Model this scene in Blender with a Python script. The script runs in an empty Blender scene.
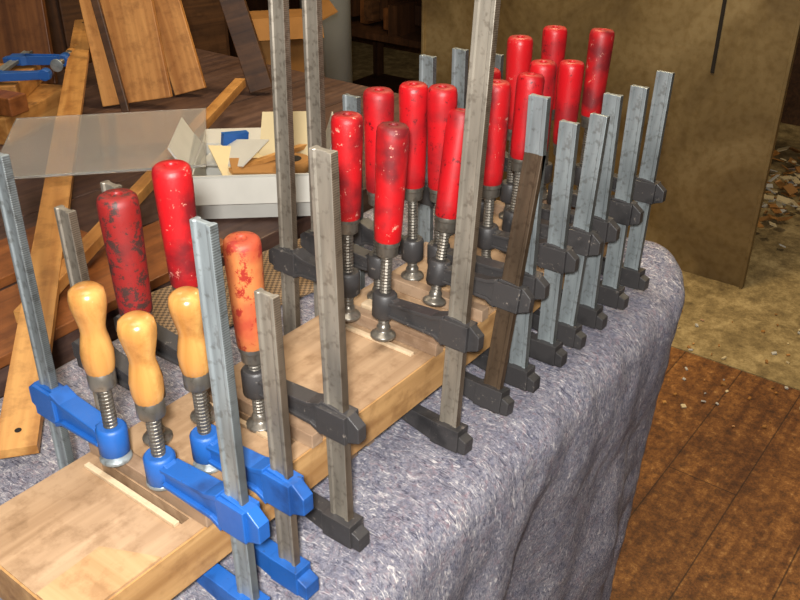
import bpy, bmesh, math, random
from mathutils import Vector, Matrix, Euler, noise
random.seed(7)
R=math.radians
# ------------------------------------------------------------------ materials
def newmat(name):
    m=bpy.data.materials.new(name); m.use_nodes=True
    nt=m.node_tree; b=nt.nodes['Principled BSDF']
    return m,nt,b
def srgb(c):
    return tuple(((v/255)/12.92 if v/255<=.04045 else ((v/255+.055)/1.055)**2.4) for v in c)+(1,)
def N(nt,t,**kw):
    n=nt.nodes.new(t)
    for k,v in kw.items():
        if k in n.inputs: n.inputs[k].default_value=v
        else: setattr(n,k,v)
    return n
def ramp(nt,stops,fac):
    r=nt.nodes.new('ShaderNodeValToRGB')
    el=r.color_ramp.elements
    while len(el)<len(stops): el.new(.5)
    for e,(p,c) in zip(el,stops): e.position=p; e.color=c
    nt.links.new(fac,r.inputs[0]); return r
def coords(nt,scale=(1,1,1),rot=(0,0,0)):
    tc=N(nt,'ShaderNodeTexCoord'); mp=N(nt,'ShaderNodeMapping')
    mp.inputs['Scale'].default_value=scale; mp.inputs['Rotation'].default_value=rot
    nt.links.new(tc.outputs['Object'],mp.inputs[0]); return mp.outputs[0]
def mix(nt,f,a,b,mode='MIX'):
    m=nt.nodes.new('ShaderNodeMix'); m.data_type='RGBA'; m.blend_type=mode
    for s,v in ((0,f),(6,a),(7,b)):
        if hasattr(v,'links'): nt.links.new(v,m.inputs[s])
        else: m.inputs[s].default_value=v
    return m.outputs[2]
def bump(nt,b,h,strength=.3,dist=.001):
    bp=N(nt,'ShaderNodeBump',Strength=strength,Distance=dist)
    nt.links.new(h,bp.inputs['Height']); nt.links.new(bp.outputs[0],b.inputs['Normal'])
def plain(name,c,rough=.6,metal=0,var=.25,scale=40,spec=.5):
    m,nt,b=newmat(name); v=coords(nt)
    n=N(nt,'ShaderNodeTexNoise',Scale=scale,Detail=6.0); nt.links.new(v,n.inputs[0])
    c=srgb(c); d=tuple(x*(1-var) for x in c[:3])+(1,); l=tuple(min(1,x*(1+var)) for x in c[:3])+(1,)
    r=ramp(nt,[(.3,d),(.7,l)],n.outputs[0]); nt.links.new(r.outputs[0],b.inputs['Base Color'])
    b.inputs['Roughness'].default_value=rough; b.inputs['Metallic'].default_value=metal
    b.inputs['Specular IOR Level'].default_value=spec
    bump(nt,b,n.outputs[0],.15,.0008)
    return m
def wood(name,c1,c2,axis=0,rough=.55,fine=1.0,mott=(.72,.66,.6,1)):
    m,nt,b=newmat(name)
    s=[60*fine]*3; s[axis]=3*fine
    v=coords(nt,tuple(s))
    n=N(nt,'ShaderNodeTexNoise',Scale=1.0,Detail=8.0,Distortion=.6); nt.links.new(v,n.inputs[0])
    s2=[9*fine]*3; s2[axis]=.9*fine
    n2=N(nt,'ShaderNodeTexNoise',Scale=1.0,Detail=3.0,Distortion=1.2); nt.links.new(coords(nt,tuple(s2)),n2.inputs[0])
    r=ramp(nt,[(.3,srgb(c2)),(.68,srgb(c1))],n.outputs[0])
    r2=ramp(nt,[(.3,mott),(.65,(1,1,1,1))],n2.outputs[0])
    o=mix(nt,1.0,r.outputs[0],r2.outputs[0],'MULTIPLY')
    n3=N(nt,'ShaderNodeTexNoise',Scale=34.0,Detail=8.0,Roughness=.65); nt.links.new(coords(nt),n3.inputs[0])
    r3=ramp(nt,[(.36,(.72,.68,.64,1)),(.52,(1,1,1,1))],n3.outputs[0])
    o=mix(nt,1.0,o,r3.outputs[0],'MULTIPLY')
    nt.links.new(o,b.inputs['Base Color']); b.inputs['Roughness'].default_value=rough
    bump(nt,b,n.outputs[0],.2,.0006); return m
def steel(name,c,rough=.42,serr=False,metal=.45):
    m,nt,b=newmat(name)
    n=N(nt,'ShaderNodeTexNoise',Scale=1.0,Detail=7.0); nt.links.new(coords(nt,(60,60,9)),n.inputs[0])
    n2=N(nt,'ShaderNodeTexNoise',Scale=130.0,Detail=4.0); nt.links.new(coords(nt),n2.inputs[0])
    c=srgb(c)
    r=ramp(nt,[(.32,tuple(x*.6 for x in c[:3])+(1,)),(.66,tuple(min(1,x*1.12) for x in c[:3])+(1,))],n.outputs[0])
    rs=ramp(nt,[(.34,srgb((120,98,76))),(.46,(1,1,1,1))],n2.outputs[0])
    o=mix(nt,.4,r.outputs[0],rs.outputs[0],'MULTIPLY')
    nt.links.new(o,b.inputs['Base Color']); b.inputs['Metallic'].default_value=metal
    b.inputs['Roughness'].default_value=rough
    if serr:
        w=N(nt,'ShaderNodeTexWave',Scale=150.0); w.bands_direction='Z'; nt.links.new(coords(nt),w.inputs[0])
        bump(nt,b,w.outputs['Fac'],.35,.0008)
        dk=ramp(nt,[(.1,(.62,.6,.58,1)),(.6,(1,1,1,1))],w.outputs['Fac'])
        o2=mix(nt,1.0,o,dk.outputs[0],'MULTIPLY'); nt.links.new(o2,b.inputs['Base Color'])
    else: bump(nt,b,n2.outputs[0],.15,.0005)
    return m
def painted(name,c,under,amount=.38,rough=.28,dirt=(60,20,15),dpos=(.3,.45),sc1=95.0):
    m,nt,b=newmat(name)
    tc=N(nt,'ShaderNodeTexCoord'); oi=N(nt,'ShaderNodeObjectInfo')
    add=N(nt,'ShaderNodeVectorMath'); add.operation='ADD'
    sc=N(nt,'ShaderNodeVectorMath'); sc.operation='SCALE'; sc.inputs['Scale'].default_value=9
    cb=N(nt,'ShaderNodeCombineXYZ'); nt.links.new(oi.outputs['Random'],cb.inputs[0]); nt.links.new(oi.outputs['Random'],cb.inputs[2])
    nt.links.new(cb.outputs[0],sc.inputs[0])
    nt.links.new(tc.outputs['Object'],add.inputs[0]); nt.links.new(sc.outputs[0],add.inputs[1])
    n=N(nt,'ShaderNodeTexNoise',Scale=sc1,Detail=8.0,Roughness=.8); nt.links.new(add.outputs[0],n.inputs[0])
    n2=N(nt,'ShaderNodeTexNoise',Scale=22.0,Detail=7.0); nt.links.new(add.outputs[0],n2.inputs[0])
    r2=ramp(nt,[(dpos[0],srgb(dirt)),(dpos[1],srgb(c)),(.8,tuple(min(1,x*1.15) for x in srgb(c)[:3])+(1,))],n2.outputs[0])
    r=ramp(nt,[(amount-.025,(1,1,1,1)),(amount,(0,0,0,1))],n.outputs[0])
    o=mix(nt,r.outputs[0],r2.outputs[0],srgb(under)); nt.links.new(o,b.inputs['Base Color'])
    rr=ramp(nt,[(.3,(rough+.2,)*3+(1,)),(.7,(rough-.05,)*3+(1,))],n2.outputs[0]); nt.links.new(rr.outputs[0],b.inputs['Roughness'])
    bump(nt,b,n.outputs[0],.35,.0010)
    return m
M={}
M['red']=painted('red_lacquer',(180,18,26),(92,16,20),.42,.36,(134,12,20),(.32,.5))
M['red_chip']=painted('chipped_red_lacquer',(178,20,26),(206,150,130),.39,.38,(108,14,20),(.36,.52))
M['red_old']=painted('worn_dark_red_lacquer',(124,24,22),(56,34,30),.485,.45,(72,20,20))
M['orange_old']=painted('worn_reddish_tan_wood',(190,114,64),(146,42,30),.46,.42,(164,66,40),(.34,.58),60.0)
M['yellow']=wood('varnished_pale_wood',(204,154,88),(174,118,60),2,.26,1.0,(.68,.58,.46,1))
M['blue']=painted('blue_enamel',(30,86,158),(50,60,80),.38,.38,(20,60,116))
M['black']=painted('black_enamel',(56,54,54),(120,112,104),.39,.38,(30,29,30))
M['steel']=steel('zinc_plated_steel',(152,160,162))
M['steel_s']=steel('zinc_plated_steel_edge',(118,124,124),.42,True)
M['steel_w']=steel('aged_steel',(148,140,127))
M['steel_ws']=steel('aged_steel_serrated',(120,106,90),.45,True)
M['steel_d']=steel('dark_oily_steel',(92,76,60))
M['screw']=steel('screw_steel',(140,134,124),.34,False,.7)
M['beam']=wood('planed_ash_beam',(186,156,124),(154,124,94),0,.5,1.0,(.82,.78,.73,1))
M['beamf']=wood('sawn_ash_face',(200,158,104),(158,116,68),0,.6,1.0,(.8,.75,.7,1))
M['patch']=wood('fresh_sawn_surface',(196,160,118),(170,132,90),1,.6,1.0,(.85,.8,.75,1))
M['lath']=wood('clamping_lath',(176,150,124),(140,114,92),1,.55)
M['lathl']=wood('clamping_lath_pale',(216,194,162),(190,164,130),1,.6)
M['pine']=wood('pine',(208,156,90),(172,118,60),0,.4)
M['pineZ']=wood('pine_upright',(222,162,94),(180,120,60),2,.45)
M['brownZ']=wood('brown_board',(132,84,44),(92,54,26),2,.5)
M['redwood']=wood('reddish_hardwood',(156,96,50),(112,64,34),0,.45)
M['dkwood']=wood('dark_wood',(84,54,32),(48,30,18),2,.5)
M['dkwoodX']=wood('dark_board',(100,68,42),(64,42,26),0,.5)
M['benchtop']=wood('worn_dark_benchtop',(112,86,74),(72,54,52),0,.5)
M['card']=plain('brown_cardboard',(158,112,58),.8,0,.1,20)
M['carton']=plain('pale_carton',(192,190,182),.75,0,.06,18)
M['paper']=plain('paper',(214,196,154),.8,0,.05,20)
M['pillar']=plain('grey_white_paint',(160,166,168),.5,0,.08,8)
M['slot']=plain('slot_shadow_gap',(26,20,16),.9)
M['ceil']=plain('ceiling_plaster',(190,180,160),.9,0,.05,6)
m,nt,b=newmat('woven_mat'); ck=N(nt,'ShaderNodeTexChecker',Scale=190.0); nt.links.new(coords(nt),ck.inputs[0])
ck.inputs[1].default_value=srgb((150,124,94)); ck.inputs[2].default_value=srgb((92,76,60)); nt.links.new(ck.outputs[0],b.inputs['Base Color']); b.inputs['Roughness'].default_value=.9; M['mesh']=m

# blanket
m,nt,b=newmat('recycled_felt_blanket')
v=coords(nt)
n1=N(nt,'ShaderNodeTexNoise',Scale=150.0,Detail=8.0,Roughness=.9,Distortion=.8); nt.links.new(v,n1.inputs[0])
n2=N(nt,'ShaderNodeTexNoise',Scale=70.0,Detail=6.0,Roughness=.8,Distortion=1.5); nt.links.new(v,n2.inputs[0])
n3=N(nt,'ShaderNodeTexNoise',Scale=15.0,Detail=8.0,Roughness=.7); nt.links.new(v,n3.inputs[0])
mp=N(nt,'ShaderNodeTexNoise',Scale=1.0,Detail=4.0,Distortion=2.0); nt.links.new(coords(nt,(230,70,70),(.3,.5,.7)),mp.inputs[0])
r1=ramp(nt,[(.40,srgb((64,62,80))),(.46,srgb((124,122,136))),(.53,srgb((166,163,172))),(.61,srgb((232,226,226)))],n1.outputs[0])
r2=ramp(nt,[(.40,srgb((66,78,124))),(.46,srgb((134,132,150))),(.54,srgb((156,152,162))),(.61,srgb((176,118,126)))],n2.outputs[0])
o=mix(nt,.38,r1.outputs[0],r2.outputs[0])
r4=ramp(nt,[(.60,(0,0,0,1)),(.64,(.9,.9,.9,1))],mp.outputs[0])
o=mix(nt,r4.outputs[0],o,srgb((238,232,228)))
r5=ramp(nt,[(.37,(.85,.85,.85,1)),(.41,(0,0,0,1))],mp.outputs[0])
o=mix(nt,r5.outputs[0],o,srgb((54,52,82)))
r3=ramp(nt,[(.40,(.72,.72,.78,1)),(.58,(1.0,1.0,1.0,1))],n3.outputs[0])
o=mix(nt,1.0,o,r3.outputs[0],'MULTIPLY')
nt.links.new(o,b.inputs['Base Color']); b.inputs['Roughness'].default_value=.95; b.inputs['Specular IOR Level'].default_value=.1
b.inputs['Sheen Weight'].default_value=.3
ad=N(nt,'ShaderNodeMath'); ad.operation='ADD'; nt.links.new(n1.outputs[0],ad.inputs[0]); nt.links.new(n3.outputs[0],ad.inputs[1])
bump(nt,b,ad.outputs[0],.8,.006); M['blanket']=m
# floor
m,nt,b=newmat('worn_plank_floor'); v=coords(nt)
n1=N(nt,'ShaderNodeTexNoise',Scale=42.0,Detail=10.0,Roughness=.9); nt.links.new(v,n1.inputs[0])
n2=N(nt,'ShaderNodeTexNoise',Scale=5.0,Detail=8.0,Roughness=.65); nt.links.new(v,n2.inputs[0])
n6=N(nt,'ShaderNodeTexNoise',Scale=1.0,Detail=7.0,Distortion=.5); nt.links.new(coords(nt,(2.5,40,40)),n6.inputs[0])
r=ramp(nt,[(.38,srgb((70,42,20))),(.49,srgb((132,84,38))),(.57,srgb((168,114,56))),(.66,srgb((224,186,124)))],n1.outputs[0])
r2=ramp(nt,[(.38,(.55,.48,.42,1)),(.6,(1,1,1,1))],n2.outputs[0])
r6=ramp(nt,[(.35,(.6,.52,.46,1)),(.55,(1,1,1,1))],n6.outputs[0])
o=mix(nt,1.0,r.outputs[0],r2.outputs[0],'MULTIPLY'); o=mix(nt,1.0,o,r6.outputs[0],'MULTIPLY')
br=N(nt,'ShaderNodeTexBrick'); br.offset=.37
for k,vv in (('Scale',1.0),('Brick Width',2.8),('Row Height',.17),('Mortar Size',.0018),('Color1',(1,1,1,1)),('Color2',(.84,.82,.8,1)),('Mortar',(.3,.27,.25,1))): br.inputs[k].default_value=vv
nt.links.new(v,br.inputs[0]); o=mix(nt,1.0,o,br.outputs[0],'MULTIPLY')
nt.links.new(o,b.inputs['Base Color']); b.inputs['Roughness'].default_value=.6
bump(nt,b,n1.outputs[0],.3,.002); M['floor']=m
m,nt,b=newmat('dusty_concrete'); v=coords(nt)
n1=N(nt,'ShaderNodeTexNoise',Scale=14.0,Detail=10.0,Roughness=.8); nt.links.new(v,n1.inputs[0])
r=ramp(nt,[(.35,srgb((98,82,52))),(.5,srgb((146,126,84))),(.65,srgb((192,170,122)))],n1.outputs[0])
nt.links.new(r.outputs[0],b.inputs['Base Color']); b.inputs['Roughness'].default_value=.8
bump(nt,b,n1.outputs[0],.3,.003); M['conc']=m
# sheet metal panel
m,nt,b=newmat('stained_sheet_metal'); v=coords(nt)
n1=N(nt,'ShaderNodeTexNoise',Scale=2.6,Detail=8.0,Roughness=.6,Distortion=.8); nt.links.new(v,n1.inputs[0])
n2=N(nt,'ShaderNodeTexNoise',Scale=40.0,Detail=6.0); nt.links.new(v,n2.inputs[0])
r=ramp(nt,[(.35,srgb((116,98,68))),(.5,srgb((144,124,86))),(.65,srgb((168,148,108)))],n1.outputs[0])
r2=ramp(nt,[(.35,(.84,.81,.75,1)),(.55,(1,1,1,1))],n2.outputs[0])
nt.links.new(mix(nt,1.0,r.outputs[0],r2.outputs[0],'MULTIPLY'),b.inputs['Base Color'])
b.inputs['Metallic'].default_value=.45; b.inputs['Roughness'].default_value=.42
bump(nt,b,n1.outputs[0],.2,.01); M['panel']=m
# acrylic
m,nt,b=newmat('clear_acrylic')
b.inputs['Base Color'].default_value=(.97,.97,.94,1); b.inputs['Transmission Weight'].default_value=.86
b.inputs['Roughness'].default_value=.08; b.inputs['IOR'].default_value=1.4; M['acrylic']=m

# ------------------------------------------------------------------ mesh builder
class MB:
    def __init__(s,name):
        s.name=name; s.bm=bmesh.new(); s.mats=[]
    def mi(s,k):
        if k not in s.mats: s.mats.append(k)
        return s.mats.index(k)
    def box(s,c,size,mat,rot=None,taper=None):
        i=s.mi(mat); vs=[]
        rm=Euler(rot).to_matrix() if rot else Matrix.Identity(3)
        for z in (-.5,.5):
            for x,y in ((-.5,-.5),(.5,-.5),(.5,.5),(-.5,.5)):
                k=1.0 if (taper is None or z<0) else taper
                vs.append(s.bm.verts.new(rm@Vector((x*size[0]*k,y*size[1]*k,z*size[2]))+Vector(c)))
        for f in ((3,2,1,0),(4,5,6,7),(0,1,5,4),(1,2,6,5),(2,3,7,6),(3,0,4,7)):
            fc=s.bm.faces.new([vs[k] for k in f]); fc.material_index=i
        return s
    def prism(s,poly,axis,a,b_,mat,matside=None,dz=0):
        """extrude 2D polygon along axis from a to b"""
        i=s.mi(mat); n=len(poly)
        def P(u,v,w):
            return {'x':(w,u,v+dz),'y':(u,w,v+dz),'z':(u,v,w)}[axis]
        A=[s.bm.verts.new(P(u,v,a)) for u,v in poly]; B=[s.bm.verts.new(P(u,v,b_)) for u,v in poly]
        fs=[s.bm.faces.new(A[::-1]),s.bm.faces.new(B)]
        for k in range(n):
            f=s.bm.faces.new([A[k],A[(k+1)%n],B[(k+1)%n],B[k]])
            if matside and matside(poly[k],poly[(k+1)%n]): f.material_index=s.mi(matside(poly[k],poly[(k+1)%n]))
            else: f.material_index=i
        for f in fs: f.material_index=i
        return s
    def lathe(s,prof,c,mat,seg=20,rot=None,smooth=True):
        i=s.mi(mat); rm=Euler(rot).to_matrix() if rot else Matrix.Identity(3); rings=[]
        for r,z in prof:
            if r<=1e-6: rings.append([s.bm.verts.new(rm@Vector((0,0,z))+Vector(c))])
            else: rings.append([s.bm.verts.new(rm@Vector((r*math.cos(2*math.pi*k/seg),r*math.sin(2*math.pi*k/seg),z))+Vector(c)) for k in range(seg)])
        for a,b_ in zip(rings,rings[1:]):
            for k in range(seg):
                q=[]
                q+= [a[0]] if len(a)==1 else [a[k],a[(k+1)%seg]]
                q+= [b_[0]] if len(b_)==1 else [b_[(k+1)%seg],b_[k]]
                if len(q)>2:
                    f=s.bm.faces.new(q); f.material_index=i; f.smooth=smooth
        for rg,fl in ((rings[0],True),(rings[-1],False)):
            if len(rg)>1:
                f=s.bm.faces.new(rg[::-1] if fl else rg); f.material_index=i
        return s
    def done(s,loc=(0,0,0),rot=(0,0,0),bev=0,parent=None):
        bmesh.ops.recalc_face_normals(s.bm,faces=s.bm.faces)
        me=bpy.data.meshes.new(s.name); s.bm.to_mesh(me); s.bm.free()
        for k in s.mats: me.materials.append(M[k])
        o=bpy.data.objects.new(s.name,me); bpy.context.collection.objects.link(o)
        o.location=loc; o.rotation_euler=rot
        if bev:
            md=o.modifiers.new('bevel','BEVEL'); md.width=bev; md.segments=2; md.limit_method='ANGLE'; md.angle_limit=R(50)
        return o

# ------------------------------------------------------------------ F-clamp
BT=-.048   # underside of beam
def clamp(X,Yb,side,top,arm_z,throat,hb,ht,style='black',handle='red',bar='steel',pad_z=.014,tilt=0.0,w=.023,t=.009,spin=0,loc=None,rot=None,name='bar_clamp'):
    """local origin = point on bar centre line at height of lower jaw face; +y = towards the screw"""
    z=lambda v:v-BT
    mb=MB(name)
    bs={'steel':'steel_s','steel_w':'steel_ws','steel_d':'steel_d'}[bar]
    hw,ht2=w/2,t/2; g=.0016
    poly=[(-ht2,-hw),(ht2,-hw),(ht2,-hw*.62),(ht2-g,-hw*.5),(ht2-g,hw*.5),(ht2,hw*.62),(ht2,hw),(-ht2,hw),(-ht2,hw*.62),(-ht2+g,hw*.5),(-ht2+g,-hw*.5),(-ht2,-hw*.62)]
    side_m=lambda p,q: bs if abs(p[1]-q[1])<1e-6 and abs(abs(p[1])-hw)<1e-6 else None
    mb.prism(poly,'z',z(-.092),z(top),bar,side_m)
    c='blue' if style=='blue' else 'black'
    sc=.0125 if style=='blue' else .0115
    T=throat; k=1.12 if style=='blue' else 1.0
    # lower fixed jaw: sleeve + tapering arm + anvil
    mb.box((0,0,-.026),(t+.012,w+.014,.028),c)
    mb.prism([(-.028,-.040),(.012,-.041),(T-.012,-.024),(T+.012,-.022),(T+.012,-.006),(T-.014,-.006),(T-.018,-.010),(.012,-.014),(-.010,-.016),(-.028,-.024)],'x',-sc*.7,sc*.7,c)
    mb.lathe([(.012,-.022),(.013,-.020),(.013,-.002),(.012,0)],(0,T,0),c,16)
    # upper sliding arm
    a=z(arm_z)
    mb.box((0,0,a),(t+.012,w+.012,.030*k),c)
    mb.prism([(-.030,-.010*k),(-.014,-.016*k),(.014,-.017*k),(.026,-.011*k),(T-.018,-.009*k),(T-.01,-.012),(T+.010,-.012),(T+.013,-.006),(T+.013,.010),(T-.012,.012),(T-.02,.008*k),(.03,.012*k),(.012,.018*k),(-.018,.015*k),(-.030,.006*k)],'x',-sc*.5,sc*.5,c,dz=a)
    # flange ribs along the arm (I-section casting)
    mb.prism([(.014,.018*k),(.03,.0125*k),(T-.012,.0085*k),(T-.012,.005*k),(.03,.008*k),(.014,.012*k)],'x',-sc*.82,sc*.82,c,dz=a)
    mb.prism([(.014,-.0175*k),(.026,-.0115*k),(T-.012,-.0095*k),(T-.012,-.006*k),(.026,-.0075*k),(.014,-.012*k)],'x',-sc*.82,sc*.82,c,dz=a)
    mb.lathe([(.0122,-.015),(.0142,-.013),(.0142,.012),(.0122,.015)],(0,T,a),c,18)
    # screw spindle with thread
    p0=z(pad_z); hz=z(hb)
    prof=[(.004,p0+.010)]; zz=p0+.014; q=0
    while zz<hz-.012:
        prof.append((.0070 if q%2 else .0054,zz)); zz+=.0019; q+=1
    prof.append((.005,hz))
    mb.lathe(prof,(0,T,0),'screw',14,smooth=False)
    # swivel pad
    mb.lathe([(.0,p0),(.0145,p0),(.0150,p0+.002),(.0148,p0+.004),(.010,p0+.007),(.0078,p0+.009),(.0082,p0+.013),(.006,p0+.017),(0,p0+.018)],(0,T,0),'screw' if style!='blue' else 'steel',18)
    # ferrule + handle
    L=ht-hb
    if style=='blue':
        mb.lathe([(.006,hz-.016),(.0125,hz-.015),(.0125,hz+.002),(.0115,hz+.003)],(0,T,0),'screw',18)
        pr=[(.0115,0),(.0125,.04),(.0135,.12),(.0138,.25),(.0118,.40),(.0105,.48),(.0108,.55),(.0128,.66),(.0148,.78),(.0152,.87),(.0138,.95),(.0095,.99),(0,1.0)]
        mb.lathe([(r*1.04,hz+f*L) for r,f in pr],(0,T,0),handle,24)
    else:
        mb.lathe([(.0066,hz-.016),(.0122,hz-.015),(.0125,hz-.004),(.0138,hz-.003),(.0138,hz+.004),(.0125,hz+.005)],(0,T,0),'screw',18)
        pr=[(.0125,0),(.0148,.03),(.0154,.15),(.0165,.55),(.0174,.82),(.0174,.93),(.0164,.97),(.0140,.99),(.0050,.994),(.0046,.975),(0,.975)]
        mb.lathe([(r,hz+f*L) for r,f in pr],(0,T,0),handle,24)
    if loc is None:
        loc=(X,Yb,BT); rot=(0,tilt if side>0 else -tilt,(0 if side>0 else math.pi)+spin)
    return mb.done(loc,rot,bev=.001)
F=.44
def front(X,top,arm,sy,hb,ht,**k):
    return clamp(X,F,1,top,arm,sy-F,hb,ht,**k)
def back(X,top,arm,sy,hb,ht,**k):
    return clamp(X,.695,-1,top,arm,.695-sy,hb,ht,**k)
BL=dict(style='blue',handle='yellow',w=.021,t=.008,pad_z=.0)
RC='red_chip'
front(.352,.301,.034,.54,.107,.190,**{**BL,'pad_z':.017})
front(.404,.222,.026,.54,.108,.190,**{**BL,'bar':'steel_w','pad_z':.001})
front(.478,.317,.056,.545,.096,.212,handle='orange_old',bar='steel_w',tilt=R(-.5),pad_z=.001)
front(.664,.62,.055,.54,.131,.262,bar='steel_w',tilt=R(4.8),handle=RC)
front(.757,.222,.055,.54,.122,.251,bar='steel_d',tilt=R(12))
front(.813,.279,.055,.565,.143,.268)
front(.884,.231,.06,.54,.131,.261,tilt=R(1),handle=RC)
front(.940,.221,.058,.54,.144,.254,tilt=R(6))
front(1.000,.237,.058,.54,.14,.262)
front(1.070,.229,.056,.54,.13,.246,tilt=R(2))
front(1.142,.231,.062,.54,.15,.274,tilt=R(4),handle=RC)
back(.345,.293,.04,.60,.114,.199,**{**BL,'pad_z':.017,'tilt':R(1)})
back(.400,.225,.065,.61,.144,.262,handle='red_old',bar='steel_w',pad_z=.001)
back(.452,.233,.07,.60,.155,.275,bar='steel_w',pad_z=.001,handle=RC)
back(.676,.56,.06,.60,.14,.261,bar='steel_w',tilt=R(2),handle=RC)
back(.735,.56,.06,.60,.155,.275,bar='steel_w',tilt=R(1))
back(.805,.235,.055,.60,.139,.267)
back(.964,.252,.055,.60,.14,.25)
back(1.042,.246,.055,.60,.15,.277,handle=RC)
back(1.138,.22,.055,.60,.155,.273)

# ------------------------------------------------------------------ beam with cross slots
mb=MB('slotted_wooden_beam')
x0,x1=.212,1.20; y0,y1=.480,.647; zb,zt=BT,0
yr=.020
mb.box(((x0+x1)/2,y0+.001,zb/2-.0005),(x1-x0,.002,-zb-.001),'beamf')
mb.box((x0+.001,(y0+y1)/2,zb/2-.0005),(.002,y1-y0-.004,-zb-.001),'beamf')
mb.box(((x0+x1)/2,y0+yr/2+.001,zb/2),(x1-x0,yr-.002,-zb),'beam')
mb.box(((x0+x1)/2,y1-yr/2,zb/2),(x1-x0,yr,-zb),'beam')
LX=[.354,.489,.695,.790,.890,.990,1.075,1.150]
slots=[x-.013 for x in LX]
prev=x0+.002
for s in slots+[x1+.0045]:
    a,b_=prev,s-.0045
    mb.box(((a+b_)/2,(y0+y1)/2,zb/2),(b_-a,y1-y0-2*yr,-zb),'beam'); prev=s+.0045
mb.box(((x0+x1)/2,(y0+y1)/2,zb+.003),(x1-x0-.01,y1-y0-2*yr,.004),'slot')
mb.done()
# laths under the screw pads
for s in LX:
    mb=MB('clamping_lath'); mb.box((s,.562,.0082),(.015,.168,.0160),'lath')
    mb.done(bev=.001)
for s in LX[:3]:
    mb=MB('clamping_lath'); mb.box((s-.0215,.566,.0021),(.006,.130,.004),'lathl')
    mb.done(bev=.0006)
mb=MB('wood_packing_block'); mb.box((.511,.512,.0111),(.024,.055,.022),'lathl'); mb.done(bev=.004)
mb=MB('wood_packing_block'); mb.box((.715,.545,.0091),(.018,.12,.018),'lathl'); mb.done(bev=.002)
mb=MB('veneer_offcut'); mb.prism([(.214,.482),(.300,.482),(.276,.533),(.214,.530)],'z',.0002,.0018,'patch'); mb.done()
# support blocks raising the beam above the blanket
for s in (.28,.585,.615,.920,1.18):
    mb=MB('support_block'); mb.box((s,.565,(BT-.098)/2),(.014,.10,.098+BT-.001),'lath'); mb.done(bev=.002)

# ------------------------------------------------------------------ blanket-covered table
TZ=-.101
def blanket():
    bm=bmesh.new(); 
    X0,X1,Y0,Y1=-.35,1.290,.372,.975; rc=.10
    pts=[]
    def arc(cx,cy,a0,a1,n):
        for k in range(n): 
            a=a0+(a1-a0)*k/n; pts.append((cx+rc*math.cos(a),cy+rc*math.sin(a),math.cos(a),math.sin(a)))
    def line(ax,ay,bx,by,nx,ny,n):
        for k in range(n): t=k/n; pts.append((ax+(bx-ax)*t,ay+(by-ay)*t,nx,ny))
    line(X0+rc,Y0,X1-rc,Y0,0,-1,190); arc(X1-rc,Y0+rc,-math.pi/2,0,34)
    line(X1,Y0+rc,X1,Y1-rc,1,0,50); arc(X1-rc,Y1-rc,0,math.pi/2,16)
    line(X1-rc,Y1,X0+rc,Y1,0,1,100); arc(X0+rc,Y1-rc,math.pi/2,math.pi,10)
    line(X0,Y1-rc,X0,Y0+rc,-1,0,40); arc(X0+rc,Y0+rc,math.pi,1.5*math.pi,10)
    n=len(pts); re=.045
    rings=[]
    prof=[(-x,0) for x in (.28,.25,.22,.19,.16,.13,.11,.09,.07,.055)]
    for k in range(8):
        a=k/7*math.pi/2; prof.append((-re+re*math.sin(a),-re+re*math.cos(a)))
    H=.70
    for k in range(1,71): prof.append((.0,-re-H*k/70))
    arcl=[0]
    for k in range(1,n): arcl.append(arcl[-1]+math.hypot(pts[k][0]-pts[k-1][0],pts[k][1]-pts[k-1][1]))
    for off,dz in prof:
        ring=[]
        for k,(px,py,nx,ny) in enumerate(pts):
            s=arcl[k]; d=max(0,-dz-re)
            amp=.020*min(1,d/.28)
            f=amp*(math.sin(s*15+1.3*math.sin(s*7)+d*1.2)*.8+.35*math.sin(s*33+d*3+1)) 
            f+=.035*noise.noise(Vector((s*3,d*2.5,0)))*min(1,d/.2)
            f+=.009*noise.noise(Vector((s*13,d*9,5)))+.003*noise.noise(Vector((s*32,d*28,5)))
            f-= .085*max(0,d-.06)
            o=off+f
            x=px+nx*o; y=py+ny*o
            z=TZ+dz+.003*noise.noise(Vector((x*14,y*14,3)))
            e=max(0,min(1,(x-1.17)/.09)); z+=.032*e*e*(3-2*e)*(1+.3*noise.noise(Vector((x*9,y*9,1))))
            ring.append(bm.verts.new((x,y,z)))
        rings.append(ring)
    for a,b_ in zip(rings,rings[1:]):
        for k in range(n):
            f=bm.faces.new([a[k],a[(k+1)%n],b_[(k+1)%n],b_[k]]); f.smooth=True
    f=bm.faces.new(rings[0]); 
    bmesh.ops.recalc_face_normals(bm,faces=bm.faces)
    me=bpy.data.meshes.new('moving_blanket'); bm.to_mesh(me); bm.free(); me.materials.append(M['blanket'])
    o=bpy.data.objects.new('moving_blanket',me); bpy.context.collection.objects.link(o)
    sd=o.modifiers.new('thick','SOLIDIFY'); sd.thickness=.005; sd.offset=-1
blanket()
mb=MB('work_table')
mb.box((.43,.675,TZ-.045),(1.40,.44,.04),'dkwoodX')
for x in (-.2,1.0):
    for y in (.5,.85): mb.box((x,y,(-.9+TZ-.06)/2),(.06,.06,.9+TZ-.06),'dkwoodX')
mb.done(bev=.003)

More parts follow.
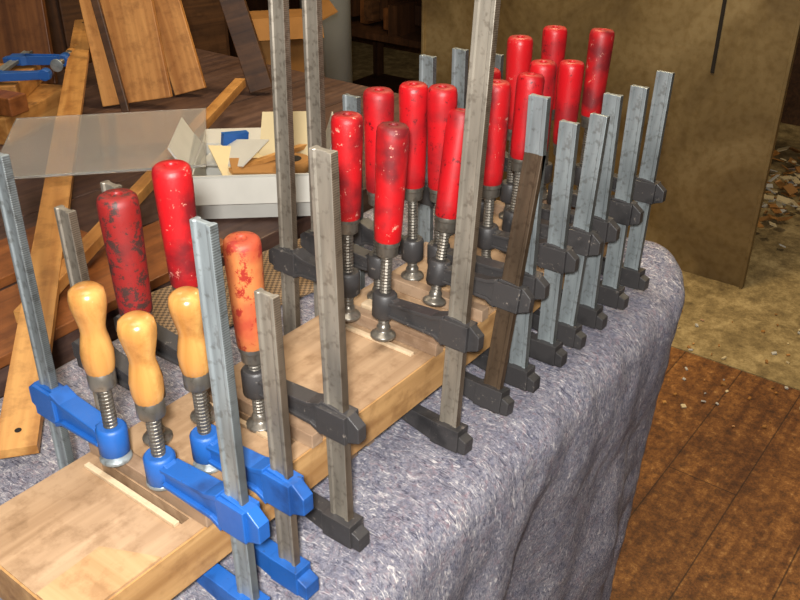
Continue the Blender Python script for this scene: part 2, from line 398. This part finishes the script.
# ------------------------------------------------------------------ second bench and things on it
BZ=-.1
mb=MB('workbench')
for k in range(6): mb.box((1.0,1.115+.203*k,-.125),(1.5,.200,.05),'benchtop')
mb.box((1.0,1.66,-.20),(1.4,1.04,.10),'dkwoodX')
for x in (.35,1.65):
    for y in (1.18,2.15): mb.box((x,y,-.575),(.08,.08,.65),'dkwoodX')
mb.done(bev=.002)
def board(name,p,q,width,th,mat,hole=False):
    p,q=Vector(p),Vector(q); d=q-p; L=d.length
    mb=MB(name)
    mb.box((0,0,0),(L,width,th),mat)
    if hole:
        mb.lathe([(.004,th/2+.0002),(.004,th/2+.0006)],(L/2-.03,0,0),'slot',14)
        mb.lathe([(.004,th/2+.0002),(.004,th/2+.0006)],(-L/2+.03,0,0),'slot',14)
    o=mb.done(tuple((p+q)/2),bev=.0012)
    xa=d.normalized(); za=Vector((0,0,1)); ya=za.cross(xa).normalized(); za=xa.cross(ya)
    o.rotation_euler=Matrix((xa,ya,za)).transposed().to_euler()
    return o
board('straightedge_plank',(.345,.80,-.076),(1.37,2.10,.045),.045,.012,'pine',True)
board('wood_strip',(.50,1.03,-.060),(1.38,1.53,-.02),.024,.02,'pine')
board('hardwood_board',(.40,1.075,-.089),(.86,1.10,-.089),.16,.016,'redwood')
board('hardwood_board',(.46,1.25,-.089),(.74,1.27,-.089),.12,.016,'redwood')
# clear sheet resting across the plank and the strip
mb=MB('acrylic_sheet'); mb.box((0,0,0),(.36,.27,.005),'acrylic'); mb.done((.90,1.375,.004),(R(4),0,R(-42)),bev=.0008)
mb=MB('foam_offcut'); mb.box((0,0,0),(.22,.12,.022),'dkwoodX'); mb.done((1.12,1.52,-.086),(0,0,R(-42)))
mb=MB('wood_offcut_stack')
mb.box((0,0,.03),(.26,.22,.06),'pine'); mb.box((.03,.02,.0825),(.2,.16,.045),'pine',rot=(0,0,.3)); mb.box((-.09,-.08,.082),(.05,.10,.04),'redwood',rot=(0,0,-.2))
mb.done((1.0,1.93,BZ),(0,0,R(25)),bev=.003)
# open carton
mb=MB('open_carton'); W,D,Hh,t=.225,.165,.080,.003
mb.box((0,-D/2,Hh/2),(W,t,Hh),'carton'); mb.box((0,D/2,Hh/2),(W,t,Hh),'carton')
mb.box((-W/2,0,Hh/2),(t,D,Hh),'carton'); mb.box((W/2,0,Hh/2),(t,D,Hh),'carton'); mb.box((0,0,t/2),(W,D,t),'carton')
mb.box((0,-D/2-.018,Hh-.022),(W,.045,t),'carton',rot=(R(64),0,0))
mb.box((0,D/2+.030,Hh+.004),(W,.06,t),'carton',rot=(R(8),0,0))
mb.box((-W/2-.018,0,Hh+.026),(.06,D,t),'carton',rot=(0,R(60),0))
mb.box((W/2+.012,0,Hh+.028),(.06,D,t),'carton',rot=(0,R(-72),0))
mb.box((-.02,.01,Hh-.01),(.13,.10,.002),'paper',rot=(.25,.2,.4))
mb.box((.05,.04,Hh+.022),(.11,.10,.002),'paper',rot=(1.0,-.1,-.35))
mb.box((-.05,.02,Hh+.004),(.12,.08,.002),'carton',rot=(.35,-.2,-.7))
mb.box((.00,-.03,Hh-.004),(.10,.05,.003),'card',rot=(.2,.1,.2))
mb.box((.02,-.01,Hh+.004),(.16,.012,.008),'pine',rot=(0,-.12,.5))
mb.box((-.05,.07,Hh+.014),(.05,.012,.024),'blue',rot=(.1,.1,.5))
mb.lathe([(.03,0),(.03,.02)],(.06,-.03,Hh-.012),'card',20); mb.lathe([(.016,.0201),(.016,.0206)],(.06,-.03,Hh-.012),'slot',20)
mb.done((1.045,1.125,BZ+.006),(0,0,R(-48)))
mb=MB('woven_mat'); mb.box((0,0,0),(.34,.16,.003),'mesh'); mb.done((.80,.90,-.0945),(0,0,R(-10)))
def lean(name,base,w,th,L,tilt_side,tilt_back,yaw,mat):
    mb=MB(name); mb.box((0,0,L/2),(w,th,L),mat)
    return mb.done(base,Euler((R(tilt_back),R(tilt_side),R(yaw))),bev=.002)
lean('wide_pine_board',(1.27,1.78,BZ+.014),.17,.02,1.1,-8,-14,-52,'pineZ')
lean('brown_board',(1.19,2.13,BZ+.012),.16,.02,1.0,-3,-12,-52,'brownZ')
lean('thin_batten',(1.205,1.74,BZ+.012),.018,.012,1.1,-12,-15,-52,'dkwoodX')
lean('narrow_board',(1.41,1.75,BZ+.012),.08,.02,1.1,-14,-14,-52,'pineZ')
lean('dark_plank',(1.53,1.62,BZ+.012),.06,.022,1.1,-16,-10,-52,'dkwoodX')
o=clamp(0,0,1,.14,.07,.11,.11,.17,**{k:v for k,v in BL.items() if k!='pad_z'})
o.matrix_world=Matrix(((0,.61,.79,1.00),(0,-.79,.61,1.90),(1,0,0,.022),(0,0,0,1)))
# big carton, pillar, cabinet
mb=MB('cardboard_box'); mb.box((0,0,.42),(.25,.25,.84),'card'); mb.box((0,-.14,.835),(.25,.07,.004),'card',rot=(R(55),0,0)); mb.box((.14,0,.86),(.08,.25,.004),'card',rot=(0,R(-25),0))
mb.done((2.07,2.09,-.9),(0,0,R(-40)))
mb=MB('support_pillar'); mb.lathe([(.10,0),(.10,2.5)],(2.66,2.42,-.9),'pillar',32); mb.done()
mb=MB('storage_cabinet')
mb.box((0,0,.9),(1.3,.45,1.8),'dkwood')
for x in (-.33,.33): mb.box((x,-.235,.9),(.6,.02,1.7),'dkwoodX'); mb.lathe([(.012,0),(.012,.03)],(x*.3,-.27,.95),'steel',12,rot=(R(90),0,0))
mb.done((1.75,3.0,-.9),(0,0,R(-15)),bev=.004)
mb=MB('storage_rack')
for z in (.15,.5,.85,1.2,1.6): mb.box((0,0,z),(.5,.9,.03),'dkwood')
for x in (-.23,.23):
    for y in (-.43,.43): mb.box((x,y,.85),(.04,.04,1.7),'dkwood')
for k in range(12): mb.box((random.uniform(-.1,.1),-.36+.065*k,.515+random.uniform(.05,.1)),(.3,.05,random.uniform(.08,.2)),random.choice(['dkwoodX','dkwood','brownZ','dkwood']))
mb.done((3.45,2.55,-.9))
# metal panel
mb=MB('sheet_metal_panel')
mb.box((2.81,1.365,.25),(.02,1.37,2.3),'panel')
mb.box((2.797,.685,.25),(.012,.012,2.3),'panel'); mb.box((2.797,2.04,.25),(.012,.012,2.3),'panel')
mb.box((2.797,.91,.35),(.004,.012,1.1),'slot')
mb.done(bev=.002)
# shavings / rubble
mb=MB('wood_shavings')
for k in range(280):
    if k<220: x,y=random.gauss(3.75,.25),random.gauss(.78,.15); z=-.895+random.random()*.08
    else: x,y=random.uniform(2.0,2.75),random.uniform(.2,.8); z=-.896
    s=random.uniform(.015,.06) if k<220 else random.uniform(.004,.014)
    mb.box((x,y,z),(s,s*random.uniform(.3,1),.004),random.choice(['paper','pine','card','carton']),rot=(random.uniform(-.5,.5),random.uniform(-.5,.5),random.random()*6))
mb.done()
board('lumber_offcut',(3.5,.35,-.85),(4.2,.85,-.2),.14,.03,'pine')
board('lumber_offcut',(3.9,.5,-.86),(4.3,1.1,-.05),.10,.03,'brownZ')

# ------------------------------------------------------------------ room
def room(name,c,s,mat):
    mb=MB(name); mb.box(c,s,mat); return mb.done()
room('floor',(.4,1.0,-.925),(3.8,6.4,.05),'floor')
room('floor_concrete',(3.5,1.0,-.925),(2.39,6.4,.05),'conc')
room('wall_far',(4.72,1.0,.4),(.05,6.4,2.6),'dkwoodX')
room('wall_left',(1.6,4.22,.4),(6.2,.05,2.6),'dkwood')
room('wall_right',(1.6,-2.2,.4),(6.2,.05,2.6),'dkwoodX')
room('wall_near',(-1.5,1.0,.4),(.05,6.4,2.6),'dkwoodX')
room('ceiling',(1.6,1.0,1.72),(6.2,6.4,.05),'ceil')

# ------------------------------------------------------------------ lights
def area(name,loc,tgt,size,power,col):
    l=bpy.data.lights.new(name,'AREA'); l.size=size; l.energy=power; l.color=col
    o=bpy.data.objects.new(name,l); bpy.context.collection.objects.link(o); o.location=loc
    o.rotation_euler=(Vector(tgt)-Vector(loc)).to_track_quat('-Z','Y').to_euler()
area('ceiling_lamp',(.3,.5,1.6),(.7,.6,0),.9,17,(1,.92,.80))
area('workshop_lamp',(1.9,1.1,1.5),(2.6,1.2,-.3),.4,28,(1,.78,.46))
area('bench_lamp',(1.0,2.3,1.6),(1.2,1.9,0),.6,7,(1,.82,.58))
area('added_side_fill',(3.7,.2,1.6),(3.7,.5,-.9),.4,14,(1,.82,.55))  # added fill, no real lamp: brightens the corner that the panel leaves dim
area('camera_flash',(-.06,-.03,.63),(.85,.55,0),.05,25,(1,.98,.95))
w=bpy.data.worlds.new('World'); bpy.context.scene.world=w; w.use_nodes=True
w.node_tree.nodes['Background'].inputs[0].default_value=(.9,.8,.65,1); w.node_tree.nodes['Background'].inputs[1].default_value=.3
# ------------------------------------------------------------------ camera
cd=bpy.data.cameras.new('camera'); cam=bpy.data.objects.new('camera',cd); bpy.context.collection.objects.link(cam)
cd.sensor_width=36; cd.lens=39.6; cd.clip_start=.02
cam.location=(0,0,.55)
th,az=R(29.6),R(37.6)
cam.rotation_euler=Vector((math.cos(az)*math.cos(th),math.sin(az)*math.cos(th),-math.sin(th))).to_track_quat('-Z','Y').to_euler()
bpy.context.scene.camera=cam
bpy.context.scene.view_settings.view_transform='Standard'
